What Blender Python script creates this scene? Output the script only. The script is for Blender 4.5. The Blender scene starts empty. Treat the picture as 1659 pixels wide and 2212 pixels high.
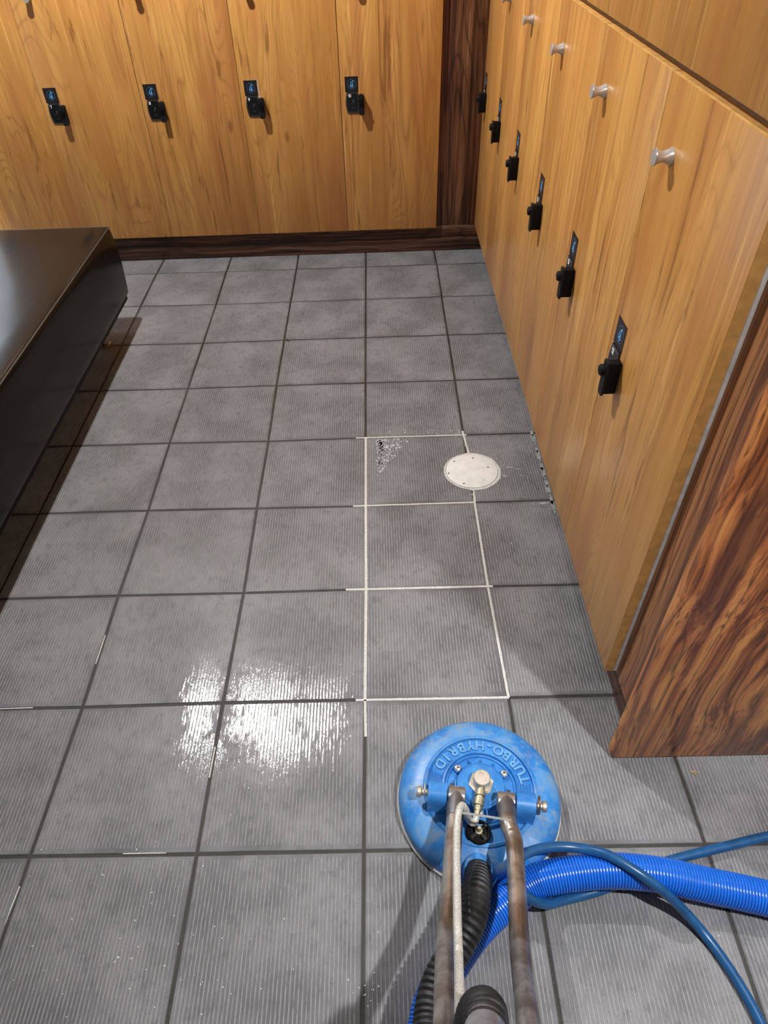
import bpy, bmesh, math, random
from mathutils import Vector, Matrix, noise
PI = math.pi
random.seed(7)
scn = bpy.context.scene
C = scn.collection

# ---------------------------------------------------------------- camera
W_PX, H_PX = 1659.0, 2212.0
F_PX, CX, CY = 1477.28, 804.54, 1112.54
CAM = Vector((0.05127, -0.77424, 1.29648))
YAW, PIT, ROL = -0.0239, 0.76763, 0.04348
fw = Vector((math.sin(YAW)*math.cos(PIT), math.cos(YAW)*math.cos(PIT), -math.sin(PIT)))
rt = Vector((math.cos(YAW), -math.sin(YAW), 0))
dn = fw.cross(rt)
r2 = rt*math.cos(ROL) + dn*math.sin(ROL)
d2 = -rt*math.sin(ROL) + dn*math.cos(ROL)
cd = bpy.data.cameras.new('camera'); cam = bpy.data.objects.new('camera', cd); C.objects.link(cam)
M = Matrix((r2, -d2, -fw)).transposed().to_4x4(); M.translation = CAM
cam.matrix_world = M
cd.sensor_fit = 'VERTICAL'; cd.sensor_height = 36; cd.sensor_width = 27
cd.lens = F_PX/H_PX*36
cd.shift_x = (W_PX/2-CX)/H_PX; cd.shift_y = (CY-H_PX/2)/H_PX
cd.clip_start = 0.02
scn.camera = cam

def ray(x, y):
    return (r2*((x-CX)/F_PX) + d2*((y-CY)/F_PX) + fw)
def fl(x, y, z=0.0):
    d = ray(x, y); return CAM + d*((z-CAM.z)/d.z)
def atd(x, y, D):
    return CAM + ray(x, y).normalized()*D

# ---------------------------------------------------------------- world, light, exposure
w = bpy.data.worlds.new('world'); scn.world = w; w.use_nodes = True
w.node_tree.nodes['Background'].inputs[0].default_value = (0.75, 0.8, 0.9, 1)
w.node_tree.nodes['Background'].inputs[1].default_value = 0.012
scn.view_settings.view_transform = 'Standard'; scn.view_settings.look = 'None'
scn.view_settings.exposure = 0.42; scn.view_settings.gamma = 1.0; scn.view_settings.use_curve_mapping = False
CEIL = 2.55
LAMPS = [  # x, y, watts, cone deg, blend, colour, aim
    (-0.91, 1.40, 168, 148, 0.7, (1.0, 0.985, 0.965), None),
    (0.0, -0.90, 50, 50, 0.9, (1.0, 0.97, 0.94), (0.46, 0.25, 0.85)),
    (0.95, -0.905, 178, 88, 0.9, (1.0, 0.985, 0.97), None),
    (-2.22, 1.60, 950, 36, 0.25, (0.84, 0.92, 1.0), (-2.20, 2.30, 1.0)),  # added lamp: brightens the unseen wall mirrored in the bench top
]
for i, (x, y, e, cone, bl, col, aim) in enumerate(LAMPS):
    L = bpy.data.lights.new('downlight_beam', 'SPOT'); L.energy = e; L.color = col
    L.spot_size = math.radians(cone); L.spot_blend = bl; L.shadow_soft_size = 0.035
    o = bpy.data.objects.new('downlight_beam', L); o.location = (x, y, CEIL-0.03); C.objects.link(o)
    if aim: o.rotation_euler = (Vector(aim)-o.location).to_track_quat('-Z', 'Y').to_euler()

# ---------------------------------------------------------------- mesh helpers
class MB:
    def __init__(s): s.v = []; s.f = []; s.sm = []
    def add(s, vs, fs, smooth=False):
        n = len(s.v); s.v += [tuple(v) for v in vs]; s.f += [[i+n for i in f] for f in fs]; s.sm += [smooth]*len(fs)
    def box(s, x0, y0, z0, x1, y1, z1, b=0.0):
        if b > 0:
            bm = bmesh.new(); bmesh.ops.create_cube(bm, size=1)
            for v in bm.verts:
                v.co = Vector(((x0+x1)/2+v.co.x*(x1-x0), (y0+y1)/2+v.co.y*(y1-y0), (z0+z1)/2+v.co.z*(z1-z0)))
            bmesh.ops.bevel(bm, geom=list(bm.edges), offset=b, segments=2, affect='EDGES', profile=0.5)
            bm.verts.index_update()
            s.add([v.co[:] for v in bm.verts], [[v.index for v in f.verts] for f in bm.faces]); bm.free(); return
        v = [(x, y, z) for x in (x0, x1) for y in (y0, y1) for z in (z0, z1)]
        s.add(v, [(0, 1, 3, 2), (4, 6, 7, 5), (0, 4, 5, 1), (2, 3, 7, 6), (0, 2, 6, 4), (1, 5, 7, 3)])
    def lathe(s, prof, n=32, org=(0, 0, 0), axis='z', smooth=True, cap=True):
        vs = []
        for r, z in prof:
            for k in range(n):
                a = 2*PI*k/n; p = (r*math.cos(a), r*math.sin(a), z)
                if axis == 'x': p = (p[2], p[0], p[1])
                if axis == 'y': p = (p[1], p[2], p[0])
                vs.append((p[0]+org[0], p[1]+org[1], p[2]+org[2]))
        fs = [[i*n+k, i*n+(k+1) % n, (i+1)*n+(k+1) % n, (i+1)*n+k] for i in range(len(prof)-1) for k in range(n)]
        s.add(vs, fs, smooth)
        if cap:
            m = len(s.v)-len(vs)
            s.f.append([m+k for k in range(n)][::-1]); s.sm.append(False)
            s.f.append([m+(len(prof)-1)*n+k for k in range(n)]); s.sm.append(False)
    def tube(s, pts, rad, n=12, smooth=True, cap=True, flat=1.0):
        pts = [Vector(p) for p in pts]; m = len(pts)
        rad = rad if hasattr(rad, '__len__') else [rad]*m
        t0 = (pts[1]-pts[0]).normalized(); up = Vector((0, 0, 1)) if abs(t0.z) < .9 else Vector((0, 1, 0))
        u = t0.cross(up).normalized(); vs = []
        for i in range(m):
            t = (pts[min(i+1, m-1)]-pts[max(i-1, 0)]).normalized()
            u = (u-t*u.dot(t)).normalized(); v = t.cross(u)
            for k in range(n):
                a = 2*PI*k/n; vs.append(pts[i]+(u*math.cos(a)+v*math.sin(a)*flat)*rad[i])
        fs = [[i*n+k, i*n+(k+1) % n, (i+1)*n+(k+1) % n, (i+1)*n+k] for i in range(m-1) for k in range(n)]
        b = len(s.v); s.add(vs, fs, smooth)
        if cap:
            s.f.append([b+k for k in range(n)][::-1]); s.sm.append(False)
            s.f.append([b+(m-1)*n+k for k in range(n)]); s.sm.append(False)
    def prism(s, poly, z0, z1, xf=None):
        n = len(poly); vs = [(p[0], p[1], z0) for p in poly]+[(p[0], p[1], z1) for p in poly]
        if xf: vs = [xf(v) for v in vs]
        fs = [[i, (i+1) % n, n+(i+1) % n, n+i] for i in range(n)]+[list(range(n))[::-1], list(range(n, 2*n))]
        s.add(vs, fs)
    def xform(s, fn): s.v = [tuple(fn(Vector(v))) for v in s.v]
    def build(s, name, mat, parent=None, loc=None):
        me = bpy.data.meshes.new(name); me.from_pydata(s.v, [], s.f); me.polygons.foreach_set('use_smooth', s.sm)
        me.materials.append(mat)
        bm = bmesh.new(); bm.from_mesh(me); bmesh.ops.recalc_face_normals(bm, faces=bm.faces); bm.to_mesh(me); bm.free()
        me.set_sharp_from_angle(angle=math.radians(38))
        o = bpy.data.objects.new(name, me); C.objects.link(o)
        if parent: o.parent = parent
        if loc: o.location = loc
        return o
def box(name, mat, x0, y0, z0, x1, y1, z1, b=0.0, parent=None, org=None):
    m = MB(); m.box(x0, y0, z0, x1, y1, z1, b)
    if org:
        ox, oy, oz = org; m.v = [(v[0]-ox, v[1]-oy, v[2]-oz) for v in m.v]
    return m.build(name, mat, parent, org)
def spline(pts, step=0.01):
    pts = [Vector(p) for p in pts]; P = [pts[0]*2-pts[1]]+pts+[pts[-1]*2-pts[-2]]; out = []
    for i in range(1, len(P)-2):
        n = max(2, int((P[i+1]-P[i]).length/step))
        for k in range(n):
            t = k/n
            out.append(.5*((2*P[i])+(P[i+1]-P[i-1])*t+(2*P[i-1]-5*P[i]+4*P[i+1]-P[i+2])*t*t+(3*P[i]-P[i-1]-3*P[i+1]+P[i+2])*t**3))
    out.append(pts[-1]); return out
def resample(pts, step):
    out = [pts[0]]; acc = 0
    for a, b in zip(pts[:-1], pts[1:]):
        L = (b-a).length; d = step-acc
        while d <= L:
            out.append(a+(b-a)*(d/L)); d += step
        acc = (acc+L) % step if L else acc
    return out
def thing(name, label, cat, loc=(0, 0, 0), group=None, rz=0):
    o = bpy.data.objects.new(name, None); C.objects.link(o); o.location = loc; o.rotation_euler = (0, 0, rz)
    o.empty_display_size = .05
    o['label'] = label; o['category'] = cat
    if group: o['group'] = group
    return o
def tag(o, label, cat, group=None):
    o['label'] = label; o['category'] = cat
    if group: o['group'] = group
    return o
def struct(o, label=None):
    o['kind'] = 'structure'
    if label: o['label'] = label
    return o

# ---------------------------------------------------------------- material helpers
class NT:
    def __init__(s, name):
        s.m = bpy.data.materials.new(name); s.m.use_nodes = True; s.t = s.m.node_tree; s.n = s.t.nodes; s.l = s.t.links
        s.b = s.n['Principled BSDF']
    def node(s, typ, **kw):
        n = s.n.new(typ)
        for k, v in kw.items():
            if k.startswith('i_'):
                key = k[2:]; key = int(key) if key.isdigit() else key
                n.inputs[key].default_value = v
            else: setattr(n, k, v)
        return n
    def link(s, a, b): s.l.new(a, b)
    def val(s, sock, v):
        if hasattr(v, 'links'): s.link(v, sock)
        else: sock.default_value = v
    def math(s, op, a, b=0.0, c=None, clamp=False):
        n = s.n.new('ShaderNodeMath'); n.operation = op; n.use_clamp = clamp
        s.val(n.inputs[0], a); s.val(n.inputs[1], b)
        if c is not None: s.val(n.inputs[2], c)
        return n.outputs[0]
    def mix(s, f, a, b, mode='MIX'):
        n = s.n.new('ShaderNodeMix'); n.data_type = 'RGBA'; n.blend_type = mode
        s.val(n.inputs[0], f)
        for k, v in ((6, a), (7, b)):
            if hasattr(v, 'links'): s.link(v, n.inputs[k])
            else: n.inputs[k].default_value = (*v, 1) if len(v) == 3 else v
        return n.outputs[2]
    def obj(s): return s.node('ShaderNodeTexCoord').outputs['Object']
    def pos(s): return s.node('ShaderNodeNewGeometry').outputs['Position']
    def sep(s, v):
        n = s.n.new('ShaderNodeSeparateXYZ'); s.link(v, n.inputs[0]); return n.outputs
    def comb(s, x, y, z):
        n = s.n.new('ShaderNodeCombineXYZ')
        for i, v in enumerate((x, y, z)): s.val(n.inputs[i], v)
        return n.outputs[0]
    def vadd(s, a, b, op='ADD'):
        n = s.n.new('ShaderNodeVectorMath'); n.operation = op
        for i, v in enumerate((a, b)):
            if hasattr(v, 'links'): s.link(v, n.inputs[i])
            else: n.inputs[i].default_value = v
        return n.outputs[0]
    def noise(s, vec, scale, detail=2, rough=.5, dist=0.0):
        n = s.node('ShaderNodeTexNoise'); s.link(vec, n.inputs['Vector']); n.inputs['Scale'].default_value = scale
        n.inputs['Detail'].default_value = detail; n.inputs['Roughness'].default_value = rough; n.inputs['Distortion'].default_value = dist
        return n.outputs[0]
    def ramp(s, f, stops, interp='LINEAR'):
        n = s.n.new('ShaderNodeValToRGB'); s.val(n.inputs[0], f); cr = n.color_ramp; cr.interpolation = interp
        while len(cr.elements) < len(stops): cr.elements.new(.5)
        for e, (p, c) in zip(cr.elements, stops):
            e.position = p; e.color = (*c, 1) if len(c) == 3 else c
        return n.outputs[0]
    def step(s, f, a, b):
        n = s.n.new('ShaderNodeMapRange'); n.interpolation_type = 'SMOOTHSTEP'; s.val(n.inputs[0], f)
        n.inputs[1].default_value = a; n.inputs[2].default_value = b; return n.outputs[0]
    def bump(s, h, strength=.3, dist=.001, normal=None):
        n = s.n.new('ShaderNodeBump'); s.link(h, n.inputs['Height']); n.inputs['Strength'].default_value = strength
        n.inputs['Distance'].default_value = dist
        if normal: s.link(normal, n.inputs['Normal'])
        return n.outputs[0]
    def out(s, col=None, rough=None, metal=None, normal=None, **kw):
        for k, v in (('Base Color', col), ('Roughness', rough), ('Metallic', metal), ('Normal', normal)):
            if v is None: continue
            if hasattr(v, 'links'): s.link(v, s.b.inputs[k])
            else: s.b.inputs[k].default_value = (*v, 1) if k == 'Base Color' else v
        for k, v in kw.items(): s.b.inputs[k.replace('_', ' ')].default_value = v
        return s.m
def plain(name, col, rough=.5, metal=0.0, mott=0.12, sc=60, **kw):
    t = NT(name); n = t.noise(t.obj(), sc, 3)
    c = t.mix(t.step(n, .3, .7), tuple(x*(1-mott) for x in col), tuple(min(1, x*(1+mott)) for x in col))
    return t.out(c, rough, metal, **kw)

def light_wood():
    t = NT('light_alder_laminate'); o = t.obj()
    rnd = t.node('ShaderNodeObjectInfo').outputs['Random']
    off = t.comb(t.math('MULTIPLY', rnd, 37.0), t.math('MULTIPLY', rnd, 17.0), t.math('MULTIPLY', rnd, 91.0))
    p = t.vadd(o, off)
    def S(v, k): return t.vadd(v, (1, 1, k), 'MULTIPLY')
    # knots: stretched cells, only some of them used; the grain swells around each
    vn = t.node('ShaderNodeTexVoronoi'); t.link(S(p, .42), vn.inputs['Vector']); vn.inputs['Scale'].default_value = 6.0
    cr, cg, cb = t.sep(vn.outputs['Color'])
    use = t.step(cr, .52, .56); d = vn.outputs['Distance']
    near = t.math('MULTIPLY', use, t.math('POWER', 2.718, t.math('MULTIPLY', t.math('MULTIPLY', d, d), -38.0)))
    warp = t.noise(S(p, .15), 9, 3, .55)
    field = t.math('ADD', t.noise(S(p, .16), 6.0, 1.5, .45, .5), t.math('MULTIPLY', near, .16))
    rings = t.math('ABSOLUTE', t.math('SINE', t.math('MULTIPLY', field, 88.0)))
    rings = t.math('POWER', t.math('SUBTRACT', 1.0, rings), 2.6)
    fine = t.noise(S(p, .03), 260, 3, .6)
    streak = t.noise(S(p, .045), 42, 3, .6)
    pale = t.noise(S(p, .03), 75, 2, .6)
    red = t.noise(S(p, .12), 14, 3, .6, .3)
    base = t.mix(t.step(warp, .32, .68), (0.525, 0.242, 0.059), (0.683, 0.356, 0.098))
    base = t.mix(t.math('MULTIPLY', t.step(red, .48, .66), .6), base, (0.500, 0.201, 0.063))
    base = t.mix(t.math('MULTIPLY', t.step(streak, .48, .72), .55), base, (0.366, 0.152, 0.039))
    base = t.mix(t.math('MULTIPLY', t.step(pale, .60, .74), .45), base, (0.878, 0.512, 0.183))
    base = t.mix(t.math('MULTIPLY', rings, t.math('MULTIPLY', t.step(warp, .38, .66), .55)), base, (0.268, 0.107, 0.029))
    dk = t.noise(S(p, .085), 34, 4, .68, .7)
    base = t.mix(t.math('MULTIPLY', t.step(dk, .575, .70), .72), base, (0.207, 0.076, 0.020))
    kn = t.math('MULTIPLY', use, t.step(d, .085, .02))
    base = t.mix(t.math('MULTIPLY', kn, t.math('ADD', .25, t.math('MULTIPLY', dk, .9))), base, (0.183, 0.061, 0.017))
    base = t.mix(t.math('MULTIPLY', t.step(fine, .45, .75), .25), base, (0.329, 0.146, 0.043))
    return t.out(base, t.math('ADD', .27, t.math('MULTIPLY', fine, .1)), normal=t.bump(fine, .08, .0005), Specular_IOR_Level=.5)

def dark_wood(name, horiz=None, warm=0.0, freq=60.0, wave=.03, dens=70.0):
    t = NT(name); o = t.obj()
    def sc(k, m=1.0): return {None: (m, m, k), 'x': (k, m, m), 'y': (m, k, m)}[horiz]
    w1 = t.math('SUBTRACT', t.noise(t.vadd(o, sc(1.1, 3.0), 'MULTIPLY'), 1.6, 2, .5), .5)
    w2 = t.math('SUBTRACT', t.noise(t.vadd(o, sc(.35, 3.0), 'MULTIPLY'), 9.0, 2, .5), .5)
    sh = t.math('ADD', t.math('MULTIPLY', w1, wave*4), t.math('MULTIPLY', w2, wave*.25))
    p = t.vadd(o, {None: t.comb(sh, sh, 0.0), 'x': t.comb(0.0, sh, sh), 'y': t.comb(sh, 0.0, sh)}[horiz])
    n1 = t.noise(t.vadd(p, sc(.012), 'MULTIPLY'), freq, 3, .65); n2 = t.noise(t.vadd(p, sc(.02), 'MULTIPLY'), freq*4.5, 2, .6)
    big = t.noise(t.vadd(p, sc(.03), 'MULTIPLY'), freq*.33, 1, .5)
    field = t.noise(t.vadd(p, sc(.06), 'MULTIPLY'), freq*.13, 1.2, .5, .1)
    ring = t.math('POWER', t.math('SUBTRACT', 1.0, t.math('ABSOLUTE', t.math('SINE', t.math('MULTIPLY', field, dens)))), 3.5)
    k = warm
    def c(a, b): return tuple(x*(1-k)+y*k for x, y in zip(a, b))
    col = t.ramp(n1, [(.30, c((.012, .006, .004), (.12, .034, .012))), (.42, c((.055, .024, .014), (.38, .115, .036))), (.50, c((.10, .044, .026), (.66, .235, .070))),
                      (.58, c((.16, .075, .046), (.78, .32, .095))), (.70, c((.22, .12, .08), (.90, .42, .105)))])
    col = t.mix(t.math('MULTIPLY', t.step(big, .52, .68), .7), col, c((.022, .012, .009), (.13, .045, .026)))
    col = t.mix(t.math('MULTIPLY', t.step(n2, .52, .66), .65), col, c((.014, .006, .004), (.075, .022, .010)))
    col = t.mix(t.math('MULTIPLY', ring, .7), col, c((.012, .005, .004), (.06, .018, .008)))
    return t.out(col, .36, normal=t.bump(n2, .08, .0005), Specular_IOR_Level=.35)

# wet patches: centre x, y, radii, in metres on the floor
WET = [(-.205, .02, .085, .15), (-.352, .03, .035, .17), (-.09, .04, .05, .15), (-.17, -.10, .06, .08), (-.31, -.13, .03, .06)]
def tile_mat():
    t = NT('ribbed_grey_porcelain'); o = t.obj(); pos = t.pos()
    ox, oy, oz = t.sep(o)
    rnd = t.node('ShaderNodeObjectInfo').outputs['Random']
    # ribs run along y, 7.4 mm apart, stopping short of the tile's edge
    wob = t.noise(t.vadd(pos, (3, 8, 1), 'MULTIPLY'), 5, 2)
    ph = t.math('ADD', t.math('MULTIPLY', ox, 2*PI/.0069), t.math('MULTIPLY', wob, .9))
    s = t.math('MULTIPLY', t.math('ADD', t.math('SINE', ph), 1.0), .5)
    rib = t.step(s, .55, .92)
    inx = t.step(t.math('ABSOLUTE', ox), .1465, .1425); iny = t.step(t.math('ABSOLUTE', oy), .1435, .1395)
    brk = t.noise(t.vadd(pos, (60, 14, 1), 'MULTIPLY'), 3, 3, .6)
    rib = t.math('MULTIPLY', t.math('MULTIPLY', rib, inx), iny)
    ribc = t.math('MULTIPLY', rib, t.step(brk, .25, .6))
    p = t.vadd(pos, t.comb(t.math('MULTIPLY', rnd, 3.0), t.math('MULTIPLY', rnd, 5.0), 0.0))
    cloud = t.noise(p, 6.5, 3, .55)
    mott = t.noise(p, 38, 4, .62)
    spk = t.noise(t.vadd(pos, (1, .55, 1), 'MULTIPLY'), 620, 2, .6)
    col = t.mix(t.step(cloud, .3, .7), (0.112, 0.115, 0.123), (0.212, 0.214, 0.226))
    col = t.mix(t.math('MULTIPLY', t.step(mott, .48, .72), .55), col, (0.080, 0.082, 0.090))
    col = t.mix(t.math('MULTIPLY', t.step(spk, .55, .74), .6), col, (0.05, 0.05, 0.055))
    col = t.mix(t.math('MULTIPLY', ribc, .62), col, (0.36, 0.358, 0.365))
    # chalky specks and dried splashes
    vor = t.node('ShaderNodeTexVoronoi'); t.link(pos, vor.inputs['Vector']); vor.inputs['Scale'].default_value = 22
    sz = t.noise(pos, 9, 1)
    sp = t.math('MULTIPLY', t.step(vor.outputs['Distance'], .05, .02), t.step(sz, .56, .6))
    col = t.mix(t.math('MULTIPLY', sp, .75), col, (0.62, 0.62, 0.63))
    # water film
    px, py, pz = t.sep(pos); wet = None
    for (cx, cy, rx, ry) in WET:
        dx = t.math('DIVIDE', t.math('SUBTRACT', px, cx), rx); dy = t.math('DIVIDE', t.math('SUBTRACT', py, cy), ry)
        d = t.math('SUBTRACT', 1.35, t.math('SQRT', t.math('ADD', t.math('MULTIPLY', dx, dx), t.math('MULTIPLY', dy, dy))))
        wet = d if wet is None else t.math('MAXIMUM', wet, d)
    wn = t.noise(t.vadd(pos, (3.5, 1, 1), 'MULTIPLY'), 24, 5, .75)
    sw = t.noise(t.vadd(pos, (9, 1, 1), 'MULTIPLY'), 17, 4, .8)
    wet = t.math('ADD', wet, t.math('MULTIPLY', t.math('SUBTRACT', sw, .5), 1.8))
    wetm = t.step(t.math('ADD', wet, t.math('MULTIPLY', t.math('SUBTRACT', wn, .5), 4.2)), .35, .6)
    fn = t.noise(t.vadd(pos, (1, .5, 1), 'MULTIPLY'), 420, 3, .7)
    rough = t.math('ADD', t.math('MULTIPLY', mott, .16), .40)
    h = t.math('ADD', t.math('MULTIPLY', rib, .6), t.math('MULTIPLY', fn, .5))
    nrm = t.bump(h, .8, .0007)
    lump = t.noise(t.vadd(pos, (1, .35, 1), 'MULTIPLY'), 240, 3, .75)
    h2 = t.math('ADD', t.math('MULTIPLY', s, .8), t.math('MULTIPLY', lump, 1.5))
    t.link(wetm, t.b.inputs['Coat Weight']); t.b.inputs['Coat Roughness'].default_value = .09; t.b.inputs['Coat IOR'].default_value = 1.8
    t.link(t.bump(h2, .5, .00055), t.b.inputs['Coat Normal'])
    return t.out(col, rough, normal=nrm, Specular_IOR_Level=.5)

def grout_dark():
    t = NT('dirty_dark_grout'); p = t.pos(); n = t.noise(p, 300, 4, .7); c = t.noise(p, 7, 3, .6)
    col = t.mix(t.step(c, .35, .7), (0.018, 0.017, 0.014), (0.045, 0.043, 0.036))
    return t.out(col, t.math('ADD', .18, t.math('MULTIPLY', c, .5)), normal=t.bump(n, .8, .0015))
def grout_white():
    t = NT('cleaned_white_grout'); p = t.pos(); n = t.noise(p, 240, 4, .7)
    col = t.mix(t.step(n, .3, .75), (0.48, 0.47, 0.45), (0.80, 0.79, 0.76))
    return t.out(col, .7, normal=t.bump(n, .5, .001))
def residue():
    t = NT('pale_grout_residue'); n = t.noise(t.pos(), 120, 4, .7)
    col = t.mix(t.step(n, .35, .7), (0.2, 0.21, 0.2), (0.45, 0.47, 0.44)); return t.out(col, .7)
def leather():
    t = NT('black_leather'); o = t.obj(); v = t.node('ShaderNodeTexVoronoi'); t.link(o, v.inputs['Vector']); v.inputs['Scale'].default_value = 420
    sm = t.noise(o, 5, 3, .6); sc = t.noise(t.vadd(o, (1, 3, 1), 'MULTIPLY'), 24, 5, .75)
    col = t.mix(t.step(sm, .3, .7), (0.003, 0.003, 0.0035), (0.007, 0.006, 0.006))
    col = t.mix(t.math('MULTIPLY', t.step(sc, .66, .8), .2), col, (0.12, 0.12, 0.12))
    t.b.inputs['Coat Weight'].default_value = .45; t.b.inputs['Coat Roughness'].default_value = .15; t.b.inputs['Coat IOR'].default_value = 1.5
    return t.out(col, t.math('ADD', .36, t.math('MULTIPLY', sm, .16)), normal=t.bump(t.math('ADD', v.outputs['Distance'], t.math('MULTIPLY', sm, 2.0)), .12, .0008), Specular_IOR_Level=.08)
def blue_deck():
    t = NT('scuffed_blue_plastic'); o = t.obj(); a = t.noise(o, 16, 5, .65, .4); b = t.noise(t.vadd(o, (1, 1, .4), 'MULTIPLY'), 45, 5, .75, .6)
    ox, oy, oz = t.sep(o)
    rr = t.math('SQRT', t.math('ADD', t.math('MULTIPLY', ox, ox), t.math('MULTIPLY', oy, oy)))
    out_ = t.math('MULTIPLY', t.step(rr, .088, .118), t.step(rr, .147, .137))
    col = t.mix(t.step(a, .3, .7), (0.02, 0.17, 0.53), (0.055, 0.31, 0.74))
    gr = t.math('MULTIPLY', t.math('ADD', t.step(b, .46, .66), t.math('MULTIPLY', t.step(a, .48, .6), .5)), t.math('ADD', .12, t.math('MULTIPLY', out_, .5)), clamp=True)
    col = t.mix(gr, col, (0.24, 0.33, 0.43))
    dk = t.noise(o, 70, 4, .8); col = t.mix(t.math('MULTIPLY', t.step(dk, .66, .74), .5), col, (0.03, 0.1, 0.25))
    return t.out(col, t.math('ADD', .28, t.math('MULTIPLY', a, .2)), normal=t.bump(a, .15, .002))
def worn_steel(name, c1, c2, r=.35, stretch=True):
    t = NT(name); o = t.obj(); v = t.vadd(o, (1, .12, .12) if stretch else (1, 1, 1), 'MULTIPLY')
    n = t.noise(v, 90, 4, .65); m = t.noise(o, 22, 3, .6)
    col = t.mix(t.step(m, .35, .65), c1, c2); col = t.mix(t.math('MULTIPLY', t.step(n, .5, .7), .5), col, tuple(x*.4 for x in c1))
    return t.out(col, t.math('ADD', r, t.math('MULTIPLY', n, .2)), .85)

WOOD = light_wood()
ZEB = dark_wood('dark_striped_laminate', None, 0.12, 62.0, .008); ZEBX = dark_wood('dark_laminate_plinth_long_grain', 'x', 0, 60.0, .012)
ZEBY = dark_wood('dark_laminate_plinth_side', 'y', .15, 60.0, .012); ZEBW = dark_wood('warm_rosewood_laminate', None, 1.0, 46.0, .035, 75.0)
ZEBM = dark_wood('brown_rosewood_laminate', None, .35, 70.0, .006)
TILE = tile_mat(); GROUT = grout_dark(); GWHITE = grout_white(); RES = residue(); FOAM = plain('dried_white_foam', (0.55, 0.56, 0.58), .5, 0, .2, 200)
LEATHER = leather(); BLUE = blue_deck(); BLUEL = plain('worn_lettering_blue', (0.13, 0.36, 0.68), .4, 0, .15, 90); BLUED = plain('deep_blue_plastic', (0.012, 0.15, 0.50), .35, 0, .15, 50)
BLK = plain('matte_black_plastic', (0.003, 0.003, 0.0035), .6, Specular_IOR_Level=.2); BLKG = plain('black_glossy_lock_face', (0.008, 0.008, 0.009), .25)
BLKEDGE = plain('worn_black_edge', (0.009, 0.009, 0.01), .6, Specular_IOR_Level=.25)
STK = plain('black_sticker', (0.012, 0.012, 0.015), .4); NAVY = plain('navy_print', (0.004, 0.012, 0.045), .4)
LBLUE = plain('light_blue_print', (0.16, 0.5, 0.85), .4); GREY = plain('grey_print', (0.13, 0.14, 0.15), .4)
WHITE = plain('white_print', (0.85, 0.85, 0.85), .5); CARC = plain('white_melamine', (0.88, 0.87, 0.84), .5)
EDGE = plain('tan_edge_band', (0.80, 0.47, 0.15), .4); PEEL = plain('peeled_backing_paper', (0.62, 0.42, 0.25), .7)
ALU = plain('satin_aluminium', (0.56, 0.53, 0.50), .38, .45); CHROME = plain('polished_chrome', (0.62, 0.62, 0.64), .28, .9)
STEEL = worn_steel('worn_stainless_tube', (0.28, 0.225, 0.185), (0.58, 0.55, 0.52), .22); DSTEEL = worn_steel('dull_grey_sleeve', (0.17, 0.17, 0.18), (0.25, 0.25, 0.26), .4)
BRASS = worn_steel('tarnished_brass', (0.42, 0.38, 0.24), (0.55, 0.51, 0.36), .4, False); NUT = worn_steel('pale_nickel', (0.62, 0.56, 0.47), (0.72, 0.67, 0.58), .4, False)
RUST = worn_steel('rusty_ring', (0.33, 0.16, 0.09), (0.45, 0.3, 0.2), .4, False); SCREW = plain('bright_screw', (0.78, 0.77, 0.74), .3, .7)
RUB = plain('black_ribbed_rubber', (0.017, 0.017, 0.018), .52, 0, .5); HOSEB = plain('bright_blue_vinyl', (0.012, 0.16, 0.78), .22, 0, .06)
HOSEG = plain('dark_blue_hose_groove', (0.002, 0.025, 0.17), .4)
HOSES = plain('dark_blue_rubber', (0.012, 0.085, 0.23), .3, 0, .15); BRAID = plain('braided_steel_sheath', (0.60, 0.59, 0.55), .5, .25, .2, 400)
BRISTLE = plain('grey_brush_ring', (0.58, 0.58, 0.55), .7); COVER = plain('off_white_plastic', (0.78, 0.78, 0.76), .5, 0, .06, 30)
PAINT = plain('pale_wall_paint', (0.75, 0.76, 0.78), .6, 0, .03); CEILM = plain('charcoal_ceiling_paint', (0.05, 0.05, 0.052), .8)
STITCH = plain('grey_welt_piping', (0.05, 0.048, 0.045), .45); STRAW = plain('dry_straw', (0.6, 0.42, 0.13), .6); SCREWD = plain('dark_screw_recess', (0.05, 0.05, 0.05), .5)
GRIT = plain('chalky_grit', (0.7, 0.7, 0.7), .6)

# ---------------------------------------------------------------- structure: floor
T = .305; G = .0032          # tile module, half joint
OFF = {(0, 3): (.0021, -.0038), (1, 3): (-.0094, -.0036), (1, 2): (-.0099, -.0047), (0, 2): (.0024, -.0116), (0, 1): (.0062, .0082), (1, 1): (-.0158, .0063),
       (-1, 1): (.0178, -.0005), (0, 0): (-.0009, .0063), (-1, 0): (.0009, .0071), (-3, 7): (-.0208, .0085), (-2, 7): (-.0079, -.0007), (-3, 6): (-.0169, .0103),
       (-2, 6): (.0016, -.0052), (-2, 5): (.0008, -.0142), (-2, 4): (.0021, -.0088), (-3, 5): (-.0083, .0015), (1, 7): (.0199, 0), (1, 6): (.0106, .01),
       (1, 5): (.004, 0), (2, -1): (.0056, -.0016), (-2, 0): (.0091, -.0041), (-2, 1): (.0004, .0032), (-1, 2): (.0104, -.0062), (-2, 2): (.0109, .0023),
       (-1, 3): (.0137, -.0148), (-1, -1): (-.003, -.0035), (-2, -1): (-.007, .0008), (0, -1): (-.0062, -.0026), (1, -1): (-.008, -.002), (1, -2): (-.013, 0),
       (-1, -2): (-.013, 0), (0, -2): (-.011, 0), (-2, -2): (-.012, 0)}
def corner(u, v):
    o = OFF.get((u, v), (0, 0)); return Vector(((u+o[0])*T, (v+o[1])*T, 0))
floor = struct(box('floor', GROUT, -2.7, -2.7, -.05, 1.75, 2.7, -.0016), 'dark grout bed under the grey ribbed floor tiles')
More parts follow.
